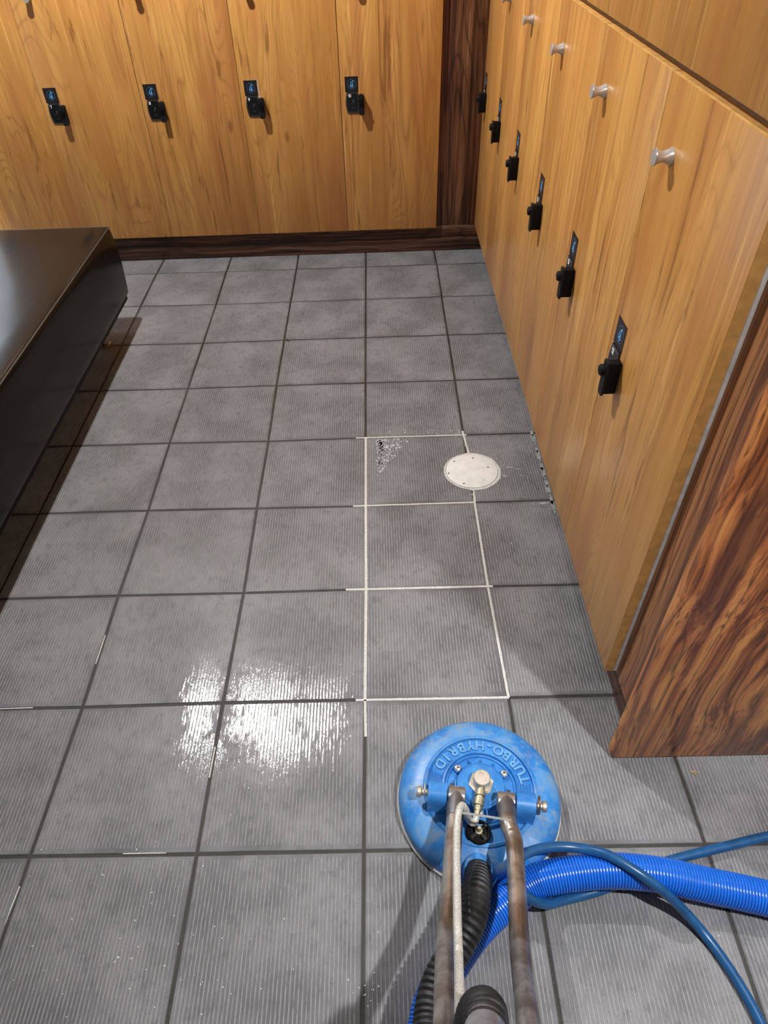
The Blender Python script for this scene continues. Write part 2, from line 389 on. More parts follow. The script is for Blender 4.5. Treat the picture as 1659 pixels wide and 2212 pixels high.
def make_tile(u, v):
    a, b, c, d = corner(u, v), corner(u+1, v), corner(u+1, v+1), corner(u, v+1)
    cen = (a+b+c+d)/4; n = 4; cs = [a, b, c, d]; top = []; mid = []; low = []
    for i in range(4):
        e1 = (cs[(i+1) % 4]-cs[i]).normalized(); e0 = (cs[(i-1) % 4]-cs[i]).normalized(); k = e1+e0
        g = G+random.uniform(-.0004, .0004)
        mid.append(cs[i]+k*g-cen+Vector((0, 0, -.0010))); top.append(cs[i]+k*(g+.0012)-cen); low.append(cs[i]+k*g-cen+Vector((0, 0, -.008)))
    m = MB(); vs = low+mid+top
    fs = [[i, (i+1) % 4, 4+(i+1) % 4, 4+i] for i in range(4)]+[[4+i, 4+(i+1) % 4, 8+(i+1) % 4, 8+i] for i in range(4)]+[[8, 9, 10, 11], [3, 2, 1, 0]]
    m.add(vs, fs); o = m.build('tile', TILE, floor); o.location = cen+Vector((0, 0, random.uniform(-.0003, 0))); return o
for u in range(-6, 4):
    for v in range(-4, 8):
        make_tile(u, v)
# cleaned white joints
def joint(a, b, wdt=.0062, top=-.0004, name='grout_line', mat=None):
    a, b = Vector((*a[:2], 0)), Vector((*b[:2], 0)); t = (b-a).normalized(); n = Vector((-t.y, t.x, 0)); L = (b-a).length
    k = max(2, int(L/.012)); m = MB(); vs = []; fs = []
    for i in range(k+1):
        p = a+(b-a)*(i/k)
        j1 = wdt*.5*(1+.22*noise.noise(p*70)); j2 = wdt*.5*(1+.22*noise.noise(p*70+Vector((9, 9, 9))))
        for q, z in ((p-n*j1, -.003), (p-n*j1*.9, top), (p+n*j2*.9, top), (p+n*j2, -.003)): vs.append((q.x, q.y, z))
    for i in range(k):
        for c in range(3): fs.append([4*i+c, 4*i+c+1, 4*i+5+c, 4*i+4+c])
    m.add(vs, fs); return m.build(name, mat or GWHITE, floor)
dr = Vector((.3085, .741, 0))
for v in (2, 1, 0): joint(corner(0, v), corner(0, v+1), .0075, .0003)
joint(corner(0, 0), corner(0, 0)+Vector((0.0015, -.085, 0)), .0062, .0002)
joint(corner(1, 0), corner(1, 1)); joint(corner(1, 1), corner(1, 2)); joint(corner(1, 2), dr+Vector((-.002, -.08, 0)), .007)
joint(dr+Vector((.0, .08, 0)), corner(1, 3)+Vector((-.001, .02, 0)), .006, .0003)
joint(corner(0, 3)+Vector((-.03, 0, 0)), corner(1, 3)+Vector((.01, 0, 0)), .0055, .0002)
joint(corner(0, 2)+Vector((-.035, 0, 0)), corner(1, 2), .006, .0002); joint(corner(0, 1)+Vector((-.05, 0, 0)), corner(1, 1)+Vector((.012, 0, 0)), .0065, .0002)
joint(corner(0, 0)+Vector((-.02, 0, 0)), corner(1, 0), .006, .0002)
for a, b, wd in ((corner(-1, 0)+Vector((-.001, -.10, 0)), corner(-1, 0)+Vector((-.0025, -.165, 0)), .003), (corner(-2, -1)+Vector((.17, .002, 0)), corner(-2, -1)+Vector((.25, .0022, 0)), .0022),
                 (corner(-2, 0)+Vector((-.003, .11, 0)), corner(-2, 0)+Vector((-.003, .19, 0)), .0028), (corner(-3, 0)+Vector((.06, -.001, 0)), corner(-3, 0)+Vector((.2, .001, 0)), .0028),
                 (corner(-2, -1)+Vector((-.001, -.05, 0)), corner(-2, -1)+Vector((-.005, -.11, 0)), .0025)):
    joint(a, b, wd, -.0003, 'grout_smear')
# chalky residue by the drain and along the lockers
def flake(m, c, r, asp, ang, z=.0004, n=11, seed=0):
    poly = []
    for k in range(n):
        a = 2*PI*k/n; rr = r*(1+.45*noise.noise(Vector((math.cos(a)*1.7+seed, math.sin(a)*1.7, seed*3.1))))
        x, y = rr*math.cos(a)*asp, rr*math.sin(a); poly.append((c[0]+x*math.cos(ang)-y*math.sin(ang), c[1]+x*math.sin(ang)+y*math.cos(ang)))
    m.prism(poly, -.0002, z)
m = MB()
for (px, py, r, asp, ang) in ((1100, 1010, .0035, 3.5, -.1), (1118, 1013, .0022, 4, -.15), (1090, 1028, .003, 2.5, -.6), (1125, 1027, .002, 1, 0), (1075, 990, .002, 3, .8),
                              (1135, 1005, .0014, 3, .3), (1060, 972, .0015, 2.5, .6), (1028, 968, .0022, 2, .3), (1176, 1087, .0045, 3.2, .05), (1150, 1089, .002, 4, .1), (1020, 1068, .003, 1.2, 1.2),
                              (1005, 963, .0025, 2.2, 1.8)):
    flake(m, fl(px, py), r, asp, ang, .0005, seed=px*.13)
for k in range(60):
    a = random.uniform(-1.0, .9); d = random.uniform(.083, .17); flake(m, dr+Vector((math.cos(a)*d, math.sin(a)*d*.8, 0)), random.uniform(.0004, .0012), 2.2, a, .0004, 7, k)
for k in range(40):
    q = random.random(); p_ = fl(1151+q*50, 935+q*168); flake(m, (p_.x-abs(random.gauss(0, .008)), p_.y), random.uniform(.001, .0026), 1.5, 1.5+random.uniform(-.2, .2), .0004, 8, k+200)
o = m.build('grout_residue', RES, floor); o['kind'] = 'stuff'
m = MB()
for k in range(15):
    q = k/14; p_ = fl(1151+q*50, 935+q*170); flake(m, (p_.x-.0035, p_.y), .0045+.0025*math.sin(k*2.1), 3.4, PI/2, .0006, 12, k*1.7)
m.build('residue_strip', RES, floor)
m = MB()                     # drying splash with bubbles on the tile by the drain
for k in range(520):
    u_, v_ = random.random(), random.random()
    if u_+v_ > 1: u_, v_ = 1-u_, 1-v_
    p = fl(822, 950)*(1-u_-v_)+fl(888, 945)*u_+fl(815, 1030)*v_
    if random.random() < .55: p = fl(822+random.gauss(0, 4), 950+random.random()*55)
    flake(m, p, abs(random.gauss(.0008, .0011))+.0004, random.uniform(1, 2), random.uniform(1.2, 1.9), .0004, 6, k)
for k in range(60): flake(m, fl(random.uniform(830, 1000), 938+random.gauss(-3, 4)), random.uniform(.0005, .0016), 2, 0, .0004, 6, k+40)
o = m.build('dried_splash', FOAM, floor); o['kind'] = 'stuff'
m = MB()
for k in range(70):
    px, py = random.choice(((random.gauss(430, 60), random.gauss(2080, 60)), (random.gauss(240, 90), random.gauss(2050, 70)), (random.uniform(0, 800), random.uniform(1700, 2200)), (random.gauss(800, 15), random.gauss(2140, 20))))
    flake(m, fl(px, py), random.uniform(.0006, .0016), random.uniform(.6, 1.2), random.random()*3, .0006, 7, k)
o = m.build('grit_specks', GRIT, floor); o['kind'] = 'stuff'

# ---------------------------------------------------------------- structure: room shell
YB = 2.278; XR = .482; ZD = .11; WB = .3873
box_ = box
struct(box('wall_back', PAINT, -2.72, 2.70, 0, 1.75, 2.76, 2.6)); struct(box('wall_right', PAINT, 1.69, -2.7, 0, 1.75, 2.7, 2.6))
struct(box('wall_left', PAINT, -2.76, -2.7, 0, -2.70, 2.7, 2.6))
struct(box('ceiling', CEILM, -2.76, -2.7, CEIL, 1.75, 2.76, CEIL+.05))
struct(box('wall_rear', PAINT, -2.76, -2.76, 0, 1.75, -2.70, 2.6))
struct(box('wall_corner_added', PAINT, -2.70, 2.30, 0, -1.626, 2.34, 2.55))  # added white wall, out of view, giving the bench top a bright reflection
struct(box('baseboard_back', ZEBX, -1.62, YB, 0, .5265, YB+.018, ZD, .0008), 'dark brown striped plinth under the back row of lockers')
struct(box('baseboard_right', ZEBY, XR+.044, -.12, 0, XR+.062, YB, ZD, .0008), 'dark brown plinth recessed under the right lockers')
struct(box('trim_1', ZEB, .3145, YB+.002, ZD+.001, .50, YB+.02, 2.1, .0008), 'dark striped vertical filler in the corner between the locker rows')
struct(box('trim_2', ZEBM, XR+.0225, -.1155, ZD, XR+.04, -.0145, 2.1), 'dark brown filler between the nearest right locker and the end panel')
m = MB(); m.box(XR, -.141, 0, 1.30, -.116, 2.1)
ep = box('locker_end_panel', ZEBW, XR+.002, -.1415, .0, 1.3, -.1155, 2.1, .006)
tag(ep, 'tall red-brown striped wood end panel standing on the tiles at the right', 'panel')

# ---------------------------------------------------------------- lockers
# built in a local frame: x runs along the row (0 at the lock edge, to the viewer's right), y goes INTO the locker, z up
def poly_obj(name, mat, poly, y0, y1, parent, loc=(0, 0, 0)):
    m = MB(); m.prism(poly, y0, y1, lambda v: (v[0], v[2], v[1])); return m.build(name, mat, parent, loc)
def stroke(pts, wd):
    """flat ribbon polygon list along 2D points"""
    quads = []
    for a, b in zip(pts[:-1], pts[1:]):
        dx, dy = b[0]-a[0], b[1]-a[1]; L = math.hypot(dx, dy) or 1; nx, ny = -dy/L*wd/2, dx/L*wd/2; ex, ey = dx/L*wd*.3, dy/L*wd*.3
        quads.append([(a[0]-nx-ex, a[1]-ny-ey), (b[0]-nx+ex, b[1]-ny+ey), (b[0]+nx+ex, b[1]+ny+ey), (a[0]+nx-ex, a[1]+ny-ey)])
    return quads
def strokes_obj(name, mat, strokes, wd, y0, y1, parent, loc=(0, 0, 0)):
    m = MB()
    for s in strokes:
        for i, q in enumerate(stroke(s, wd)): m.prism(q, y0-i*.00001, y1, lambda v: (v[0], v[2], v[1]))
    return m.build(name, mat, parent, loc)
GS = [[(.0072, .0085), (.0060, .0108), (.0040, .0112), (.0012, .0085), (-.0028, .0030), (-.0050, -.0030), (-.0048, -.0068), (-.0022, -.0078), (.0010, -.0042), (.0040, .0020), (.0048, .0046)],
      [(.0048, .0046), (.0036, -.0030), (.0030, -.0090), (.0018, -.0118), (.0002, -.0112)], [(.0066, -.0058), (.0074, -.0072)]]
DIG = {'0': [[(0, .2), (0, .8), (.3, 1), (.6, .8), (.6, .2), (.3, 0), (0, .2)]], '1': [[(.05, .8), (.3, 1), (.3, 0)]],
       '2': [[(0, .8), (.3, 1), (.6, .8), (.6, .6), (0, 0), (.6, 0)]], '3': [[(0, .9), (.4, 1), (.6, .75), (.3, .53), (.6, .3), (.4, 0), (0, .1)]],
       '4': [[(.45, 0), (.45, 1), (0, .35), (.62, .35)]], '5': [[(.6, 1), (.05, 1), (.0, .55), (.4, .6), (.6, .35), (.4, 0), (0, .08)]],
       '6': [[(.5, 1), (.1, .6), (0, .25), (.3, 0), (.6, .2), (.5, .5), (.1, .45)]], '7': [[(0, 1), (.6, 1), (.2, 0)]],
       '8': [[(.3, .53), (.03, .75), (.3, 1), (.57, .75), (.3, .53), (0, .25), (.3, 0), (.6, .25), (.3, .53)]], '9': [[(.1, 0), (.5, .4), (.6, .75), (.3, 1), (0, .8), (.1, .5), (.5, .55)]]}
def digits(txt, x, z, h):
    out = []; cx = x
    for ch in txt:
        for s in DIG[ch]: out.append([(cx+p[0]*h, z+p[1]*h) for p in s])
        cx += (.5 if ch == '1' else .85)*h
    return out
def locker(origin, rz, width, num, label, group, h=.95, z0=ZD, lockset=True, knob=True, peel=False, name='locker', depth=.38):
    r = thing(name, label, 'locker', origin, group, rz)
    g = .0016
    # white carcass: sides, floor and back, set behind the door
    m = MB(); y0, y1 = .0186, depth
    m.box(.0005, y0, z0, .0165, y1, z0+h-.001); m.box(width-.0165, y0, z0, width-.0005, y1, z0+h-.001)
    m.box(.0165, y0, z0, width-.0165, y1, z0+.016); m.box(.0165, y0, z0+h-.014, width-.0165, y1, z0+h-.001); m.box(.0165, y1-.012, z0+.016, width-.0165, y1, z0+h-.012)
    m.build('carcass', CARC, r)
    d = box('door', WOOD, g, 0, z0, width-g, .018, z0+h, .0009, r)
    m = MB(); e_ = .0004
    for q in ((g-e_, z0, g+.0004, z0+h), (width-g-.0004, z0, width-g+e_, z0+h), (g, z0-e_, width-g, z0+.0004), (g, z0+h-.0004, width-g, z0+h+e_)): m.box(q[0], .0009, q[1], q[2], .0175, q[3])
    m.build('edge_band', EDGE, d)
    if knob:
        # pull knob: a stub whose grip is scooped above and below
        m = MB(); n = 20; ks = 14; vs = []; L = .026
        for i in range(ks+1):
            t = i/ks; y = -L*t; rr = .0112 + (.0010 if t > .86 or t < .08 else 0)
            sc = 1-.36*math.sin(PI*min(1, max(0, (t-.14)/.74)))**1.3
            if i == ks: rr = .0116
            for k in range(n):
                a = 2*PI*k/n; vs.append((rr*math.cos(a), y, rr*sc*math.sin(a)))
        fs = [[i*n+k, i*n+(k+1) % n, (i+1)*n+(k+1) % n, (i+1)*n+k] for i in range(ks) for k in range(n)]+[[k for k in range(n)], [ks*n+k for k in range(n)][::-1]]
        m.add(vs, fs, False); m.build('door_knob', ALU, r, (.071, 0, .968))
    if lockset:
        sx, sz = .044, .666                               # sticker centre
        st = poly_obj('logo_sticker', STK, [(-.0255, -.026), (.0255, -.026), (.0255, .0255), (-.0255, .0255)], -.0005, .0, r, (sx, -.0001, sz))
        hexo = [(.0165*math.sin(PI/3*k), .0188*math.cos(PI/3*k)) for k in range(6)]
        poly_obj('hexagon_border', GREY, hexo, -.0007, -.0004, st); hexi = [(x*.92, z*.92) for x, z in hexo]
        poly_obj('hexagon', NAVY, hexi, -.0009, -.0005, st)
        strokes_obj('letter', LBLUE, GS, .0021, -.0012, -.0008, st)
        if peel:
            poly_obj('peeled_paper', PEEL, [(-.018, .0255), (.0285, .029), (.0315, .01), (.033, -.02), (.0355, -.038), (.026, -.037), (.0255, .02), (.02, .026)], -.0004, 0, r, (sx, 0, sz))
        # barrel shaped face with outline and number
        def barrel(w0, w1, hh, n=8):
            L = [(-(w0+(w1-w0)*math.cos(PI*(i/n-.5))), hh*(1-2*i/n)) for i in range(n+1)]
            return L+[(-x, z) for x, z in L[::-1]]
        px, pz = sx+.001, .604
        pl = poly_obj('lock_face', BLKG, barrel(.0205, .0265, .0355), -.003, 0, r, (px, -.0001, pz))
        b0 = barrel(.0180, .0233, .0328); strokes_obj('face_outline', GREY, [b0+[b0[0]]], .0009, -.0034, -.0029, pl)
        dg = strokes_obj('number', WHITE, digits(num, -.0155, .0195, .0092), .0022, -.0036, -.0029, pl)
        strokes_obj('face_print', GREY, [[(.0, .004), (.004, .010), (.006, .002)], [(-.002, -.004), (-.001, .001)], [(-.001, -.016), (.005, -.018)]], .0012, -.0035, -.0029, pl)
        # protruding body with flange and turning knob
        bd = MB(); bd.box(-.0085, -.024, -.033, .0095, .0, .031, .003); bo = bd.build('lock_body', BLK, r, (px+.0340, -.0001, pz-.002))
        f = MB(); f.prism([(-.0100, -.030), (-.0070, -.0360), (.0085, -.0360), (.0115, -.030), (.0115, .028), (.009, .0325), (-.0080, .0325), (-.0100, .028)], -.0275, -.023, lambda v: (v[0], v[2], v[1])); f.build('flange', BLKEDGE, bo)
        k = MB(); k.lathe([(.0105, -.0275), (.0105, -.0340), (.0090, -.0360)], 24, (-.0005, 0, .014), 'y', True); k.build('turn_knob', BLK, bo)
    return r
nums = ['10', '9', '8', '7', '6']
labs = ['light wood locker numbered 10 on the back wall, next to the dark corner filler', 'light wood back-wall locker with torn paper behind its blue logo sticker, left of number 10',
        'light wood back-wall locker, third leftward from the dark corner filler', 'light wood back-wall locker rising behind the bench corner, leftmost with a visible lock',
        'light wood locker cut off at the top left edge of the photo']
for i in range(5):
    x0 = .3135-WB*(i+1)
    locker((x0, YB-.020, 0), 0, WB, nums[i], labs[i], 'lockers along the back wall', peel=(i == 1))
WR = .38167
names = ['farthest lower locker on the right, beside dark corner filler', 'second lower locker on the right counted from the dark corner', 'third lower locker on the right from the dark corner, near the top edge',
         'fourth lower locker on the right, just beyond the drain cover', 'lower locker on the right beside the round white drain cover', 'nearest lower right locker, white carcass edge beside the end panel']
rn = ['17', '16', '15', '14', '13', '12']
for k in range(6):
    y_far = YB-WR*k
    locker((XR, y_far-(.002 if k == 0 else 0), 0), -PI/2, WR, rn[k], 'light wood '+names[k], 'lower lockers on the right')
un = ['sixth', 'fifth', 'fourth', 'third', 'second', 'nearest']
for k in range(6):
    y_far = YB-WR*k
    locker((XR, y_far-(.002 if k == 0 else 0), 0), -PI/2, WR, '1', 'light wood upper locker above the dark gap on the right, %s from the end panel' % un[k], 'upper lockers on the right', h=.95, z0=1.0735, lockset=False, knob=False, name='upper_locker')

for k in range(5):
    locker((.3135-WB*(k+1), YB-.020, 0), 0, WB, '1', 'light wood upper locker on the back wall, %s' % ('nearest the dark corner filler', 'second from the dark corner filler', 'third from the dark corner filler', 'fourth from the dark corner filler', 'farthest left from the corner filler')[k],
           'upper lockers on the back wall', h=.95, z0=1.0735, lockset=False, knob=False, name='upper_locker')

# ---------------------------------------------------------------- bench
BX1, BY1, BZ0, BZ1 = -.893, 1.690, .110, .380; BX0, BY0 = -1.50, -.10
b = thing('bench', 'long black leather bench on short chrome feet at the left edge', 'bench', (BX1, BY1, 0))
def cushion(x0, y0, z0, x1, y1, z1):
    bm = bmesh.new(); bmesh.ops.create_cube(bm, size=1)
    for v in bm.verts: v.co = Vector(((x0+x1)/2+v.co.x*(x1-x0), (y0+y1)/2+v.co.y*(y1-y0), (z0+z1)/2+v.co.z*(z1-z0)))
    bmesh.ops.bevel(bm, geom=list(bm.edges), offset=.018, segments=4, affect='EDGES', profile=.5)
    bmesh.ops.subdivide_edges(bm, edges=[e for e in bm.edges if e.calc_length() > .15], cuts=9, use_grid_fill=True)
    for v in bm.verts:
        u = (v.co.x-x0)/(x1-x0); w_ = (v.co.y-y0)/(y1-y0); q = (v.co.z-z0)/(z1-z0)
        if q > .9: v.co.z += .006*math.sin(PI*min(1, max(0, u)))*math.sin(PI*min(1, max(0, w_)))+.0015*noise.noise(v.co*9)
        bul = .010*math.sin(PI*q)+.004*noise.noise(v.co*6)*math.sin(PI*q)
        if w_ > .985: v.co.y += bul*.9
        if w_ < .015: v.co.y -= bul
        if u > .97: v.co.x += bul*.5
        if u < .03: v.co.x -= bul
    m = MB(); bm.verts.index_update(); m.add([v.co[:] for v in bm.verts], [[v.index for v in f.verts] for f in bm.faces], True); bm.free(); return m
m = cushion(BX0, BY0, BZ0+.012, BX1, BY1, BZ1); m.v = [(x-BX1, y-BY1, z) for x, y, z in m.v]; m.build('upholstery', LEATHER, b)
m = MB(); L = []
for (x, y) in ((BX1-.004, BY0+.004), (BX1-.004, BY1-.004), (BX0+.004, BY1-.004), (BX0+.004, BY0+.004), (BX1-.004, BY0+.004)): L.append((x-BX1, y-BY1, BZ1-.0045))
for p, q in zip(L[:-1], L[1:]): m.tube([p, tuple((Vector(p)+Vector(q))/2), q], .0022, 8)
m.build('piping', STITCH, b)
box('base_board', BLK, BX0+.01-BX1, BY0+.01-BY1, BZ0-.002, -.01, -.01, BZ0+.013, .002, b)
for (x, y) in ((BX1-.085, BY1-.165), (BX1-.085, BY0+.15), (BX0+.085, BY1-.165), (BX0+.085, BY0+.15)):
    m = MB(); m.lathe([(.021, 0), (.024, .003), (.024, .012), (.019, .016), (.019, BZ0-.001)], 24, (x-BX1, y-BY1, 0)); m.build('foot', CHROME, b)

# ---------------------------------------------------------------- drain cover
dc = thing('drain_cover', 'round off-white plastic cleanout cover set in the tiles by the right lockers', 'drain cover', tuple(dr))
m = MB(); m.lathe([(.0745, 0), (.0745, .0022), (.073, .0028), (.001, .0028)], 56); m.build('lid', COVER, dc)
m = MB(); n = 64; vs = []; fs = []
for k in range(n):
    a = 2*PI*k/n; e = .0045*(1 if math.cos(a) > -.1 else .25)*(1+.6*noise.noise(Vector((math.cos(a)*4, math.sin(a)*4, 3))))
    for rr, z in ((.0755, 0), (.076, .0016), (.078+e*.4, .0018+.001*noise.noise(Vector((a*3, 0, 0)))), (.0795+e, .0004)): vs.append((rr*math.cos(a), rr*math.sin(a), z))
for k in range(n):
    for c in range(3): fs.append([4*k+c, 4*k+c+1, 4*((k+1) % n)+c+1, 4*((k+1) % n)+c])
m.add(vs, fs, True); m.build('mortar_ring', GWHITE, dc)
for (px, py) in ((981, 998), (1021, 991), (1054, 1011), (969, 1024), (1002, 1046), (1045, 1038)):
    p = fl(px, py)-dr; m = MB(); m.lathe([(.0026, .0024), (.0026, .0032), (.0018, .0034)], 12, (p.x, p.y, 0)); s = m.build('screw', SCREWD if px not in (1045,) else ALU, dc)
m = MB(); m.lathe([(.004, .0026), (.004, .0031), (.003, .0031), (.003, .0026)], 20, (0, 0, 0), cap=False); m.build('centre_mark', COVER, dc)

# ---------------------------------------------------------------- floor cleaning spinner
SC = Vector((.2135, -.2225, 0)); SY = math.radians(-8.2)
sp = thing('floor_cleaning_spinner', 'round blue floor spinner with steel fork handle standing on the near tiles', 'cleaner', tuple(SC), None, SY)
m = MB(); m.lathe([(.140, .0), (.1515, .0), (.1528, .003), (.1526, .009), (.1500, .0115), (.138, .0125)], 72, cap=False); m.build('brush_ring', BRISTLE, sp)
prof = [(.144, .012), (.1495, .012), (.1500, .018), (.1490, .030), (.1455, .040), (.1385, .0485), (.128, .0545), (.114, .0585), (.1045, .060), (.1035, .0625), (.1000, .0645),
        (.0975, .0640), (.0968, .0580), (.0700, .0580), (.0695, .0645), (.0665, .0655), (.0655, .0600), (.0635, .0600), (.0630, .0618), (.0612, .0618), (.0607, .0585), (.0500, .0585), (.001, .0585)]
m = MB(); m.lathe(prof, 96); deck = m.build('deck', BLUE, sp)
# concentric ribs in the lettering channel at both ends
for sgn in (1, -1):
    for rr in (.0755, .0810, .0865, .0920):
        m = MB(); a0 = -18 if sgn > 0 else 198-0; pts = []
        for k in range(9):
            a = math.radians((-32+k*5.5) if sgn > 0 else (165+k*5.5)); pts.append((rr*math.cos(a), rr*math.sin(a), .0595))
        m.tube(pts, .0013, 6); m.build('channel_rib', BLUE, deck)
# raised lettering
def glyph(ch, size):
    cu = bpy.data.curves.new('t', 'FONT'); cu.body = ch; cu.size = size; cu.extrude = .0012; cu.align_x = 'CENTER'; cu.offset = .0006; cu.resolution_u = 3
    to = bpy.data.objects.new('t', cu); C.objects.link(to); bpy.context.view_layer.update()
    me = bpy.data.meshes.new_from_object(to.evaluated_get(bpy.context.evaluated_depsgraph_get()))
    vs = [v.co.copy() for v in me.vertices]; fs = [list(p.vertices) for p in me.polygons]
    C.objects.unlink(to); bpy.data.objects.remove(to); bpy.data.curves.remove(cu); bpy.data.meshes.remove(me); return vs, fs
m = MB(); txt = 'TURBO-HYBRID'; a0, a1 = 19.0, 153.0
for i, ch in enumerate(txt):
    a = math.radians(a0+(a1-a0)*i/(len(txt)-1)); vs, fs = glyph(ch, .0255)
    tang = Vector((-math.sin(a), math.cos(a), 0)); up = Vector((-math.cos(a), -math.sin(a), 0)); base = Vector((math.cos(a), math.sin(a), 0))*.0930
    m.add([base+tang*v.x+up*v.y+Vector((0, 0, .0600+v.z)) for v in vs], fs)
m.build('raised_lettering', BLUEL, deck)
# gear collar with fins, cap, slots
m = MB(); m.lathe([(.0430, .0580), (.0430, .0748), (.0422, .0758), (.0405, .0758), (.0400, .0750), (.0385, .0750), (.0380, .0760), (.001, .0760)], 56, (0, 0, 0)); hub = m.build('centre_cap', BLUE, sp)
for a in (40, 65, 90, 115, 140, 235, 262, 285, 310):
    aa = math.radians(a); m = MB(); m.prism([(.0405, .0580), (.0590, .0580), (.0430, .0745), (.0405, .0745)], -.0012, .0012, lambda v, aa=aa: (v[0]*math.cos(aa)-v[2]*math.sin(aa), v[0]*math.sin(aa)+v[2]*math.cos(aa), v[1]))
    m.build('fin', BLUE, hub)
for sx in (-1, 1):
    box('slot', SCREWD, sx*.0510-.0035, -.034, .0601, sx*.0510+.0035, .004, .0609, 0, sp)
    box('slot_rib', BLUE, sx*.0452-.0016, -.034, .0600, sx*.0452+.0016, .008, .0700, .0005, sp)
for (x, y) in ((-.0425, .0315), (.0425, .0315), (.0, -.0455)):
    m = MB(); m.lathe([(.0062, .0640), (.0062, .0668), (.0045, .0685), (.001, .0690)], 20, (x, y, 0)); s = m.build('screw', SCREW, sp)
    for q in (0, 1):
        box('screw_cross', SCREWD, x-(.003 if q else .0007), y-(.0007 if q else .003), .0686, x+(.003 if q else .0007), y+(.0007 if q else .003), .0692, 0, s)
    m = MB(); m.lathe([(.0075, .0600), (.0075, .0642)], 20, (x, y, 0)); m.build('screw_boss', BLUE, sp)
# hexagon nut and elbow fitting
m = MB(); m.prism([(.0230*math.cos(PI/3*k+.25), .0230*math.sin(PI/3*k+.25)) for k in range(6)], .0758, .0800); m.build('hex_nut', NUT, sp, (.0, .002, 0))
m = MB(); m.lathe([(.0150, .0795), (.0150, .1010), (.0138, .1022), (.001, .1022)], 32, (0, .002, 0)); el = m.build('swivel_fitting', NUT, sp)
seg = [((0, -.010, .0900), (-.001, -.019, .0900), .0068), ((-.001, -.018, .0900), (-.002, -.027, .0897), .0092), ((-.002, -.0272, .0897), (-.0028, -.031, .0894), .0072),
       ((-.0028, -.031, .0894), (-.0045, -.0435, .0885), .0094), ((-.0045, -.0435, .0885), (-.0055, -.052, .0875), .0070), ((-.0055, -.051, .0875), (-.0065, -.060, .0862), .0060)]
m = MB()
for a_, b_, r_ in seg: m.tube([a_, tuple((Vector(a_)+Vector(b_))/2), b_], r_, 6 if r_ > .0094 else 16, r_ < .0094)
m.build('hose_coupling', BRASS, sp)
# clevis blocks, pins and cotter rings
PY, PZ = -.0320, .0890
def pin(sx):
    x0, x1 = (.0605, .0935)
    m = MB(); bm = MB()
    # a rounded lug standing on the deck
    n = 10; poly = [(PY-.0225, .052), (PY+.0205, .052)]+[(PY+.0205*math.cos(PI*k/n), PZ+.0195*math.sin(PI*k/n)) for k in range(n+1)]
    m.prism(poly, sx*x0, sx*x1, lambda v: (v[2], v[0], v[1])); lug = m.build('pivot_lug', BLUE, sp)
    m = MB(); m.lathe([(.0060, sx*.0400), (.0060, sx*.1060), (.0095, sx*.1065), (.0095, sx*.1125), (.0080, sx*.1140)], 20, (0, PY, PZ), 'x'); m.build('pivot_pin', NUT, lug)
    m = MB(); pts = [(sx*.1000, PY+.002+.0105*math.cos(2*PI*k/18), PZ+.009+.0105*math.sin(2*PI*k/18)) for k in range(19)]; m.tube(pts, .0013, 6, cap=False); m.build('cotter_ring', RUST if sx > 0 else NUT, lug)
    m = MB(); pts = [(sx*.0375, PY-.006+.0090*math.cos(2*PI*k/18), PZ-.006+.0110*math.sin(2*PI*k/18)) for k in range(19)]; m.tube(pts, .0012, 6, cap=False); m.build('safety_ring', NUT, lug)
pin(-1); pin(1)
# world -> spinner frame
inv = (Matrix.Translation(SC) @ Matrix.Rotation(SY, 4, 'Z')).inverted()
def loc(p): return inv @ Vector(p)
# black deck knob with spokes
kp = loc(fl(1034, 1797, .066)); m = MB(); m.lathe([(.0200, .056), (.0215, .060), (.0215, .0665), (.0195, .0690), (.0165, .0690), (.0150, .0640), (.001, .0640)], 36, (kp.x, kp.y, 0)); kb = m.build('height_knob', BLK, sp)
for k in range(4):
    a = PI/4+PI/2*k; m = MB(); m.prism([(.004, -.0022), (.018, -.0028), (.018, .0028), (.004, .0022)], .0635, .0705, lambda v, a=a: (kp.x+v[0]*math.cos(a)-v[1]*math.sin(a), kp.y+v[0]*math.sin(a)+v[1]*math.cos(a), v[2])); m.build('spoke', RUB, kb)
m = MB(); m.lathe([(.0062, .0635), (.0062, .0720), (.0036, .0720), (.0036, .0840), (.0026, .0850)], 18, (kp.x, kp.y, 0)); m.build('threaded_stud', BRASS, kb)
# fork tubes
DK, DBm = 1.150, .985
def fork(side, px):
    j = Vector((side*.0435, PY, PZ))
    pts = [j+Vector((0, 0, .001))]+[loc(atd(x, y, D)) for x, y, D in px]
    sl = spline(pts[:2]+[pts[2]], .006)
    m = MB(); m.tube(spline(pts, .006), .0143, 22); t = m.build('fork_tube', STEEL, sp)
    # dull sleeve and yoke at the pivot
    d = (pts[1]-pts[0]).normalized(); m = MB(); m.tube([pts[0]-d*.004, pts[0]+d*.01, pts[0]+d*.030, pts[0]+d*.047], [.0160, .0165, .0160, .0146], 22); m.build('sleeve', DSTEEL, t)
    m = MB(); m.lathe([(.0155, side*.0435-.0155), (.0175, side*.0435-.0140), (.0175, side*.0435+.0140), (.0155, side*.0435+.0155)], 22, (0, PY, PZ), 'x'); m.build('yoke', CHROME, t)
    return pts
LP = [(980, 1800, 1.272), (975, 1890, 1.215), (970, 1965, 1.170), (966, 2012, 1.145), (963, 2060, 1.105), (962, 2130, 1.045), (962, 2210, .985), (962, 2290, .93), (965, 2400, .87)]
RP = [(1098, 1778, 1.285), (1110, 1815, 1.265), (1115, 1880, 1.225), (1119, 1970, 1.175), (1122, 2025, 1.145), (1126, 2075, 1.105), (1133, 2140, 1.045), (1142, 2210, .985), (1154, 2290, .93), (1172, 2400, .87)]
lp = fork(-1, LP); rp = fork(1, RP)
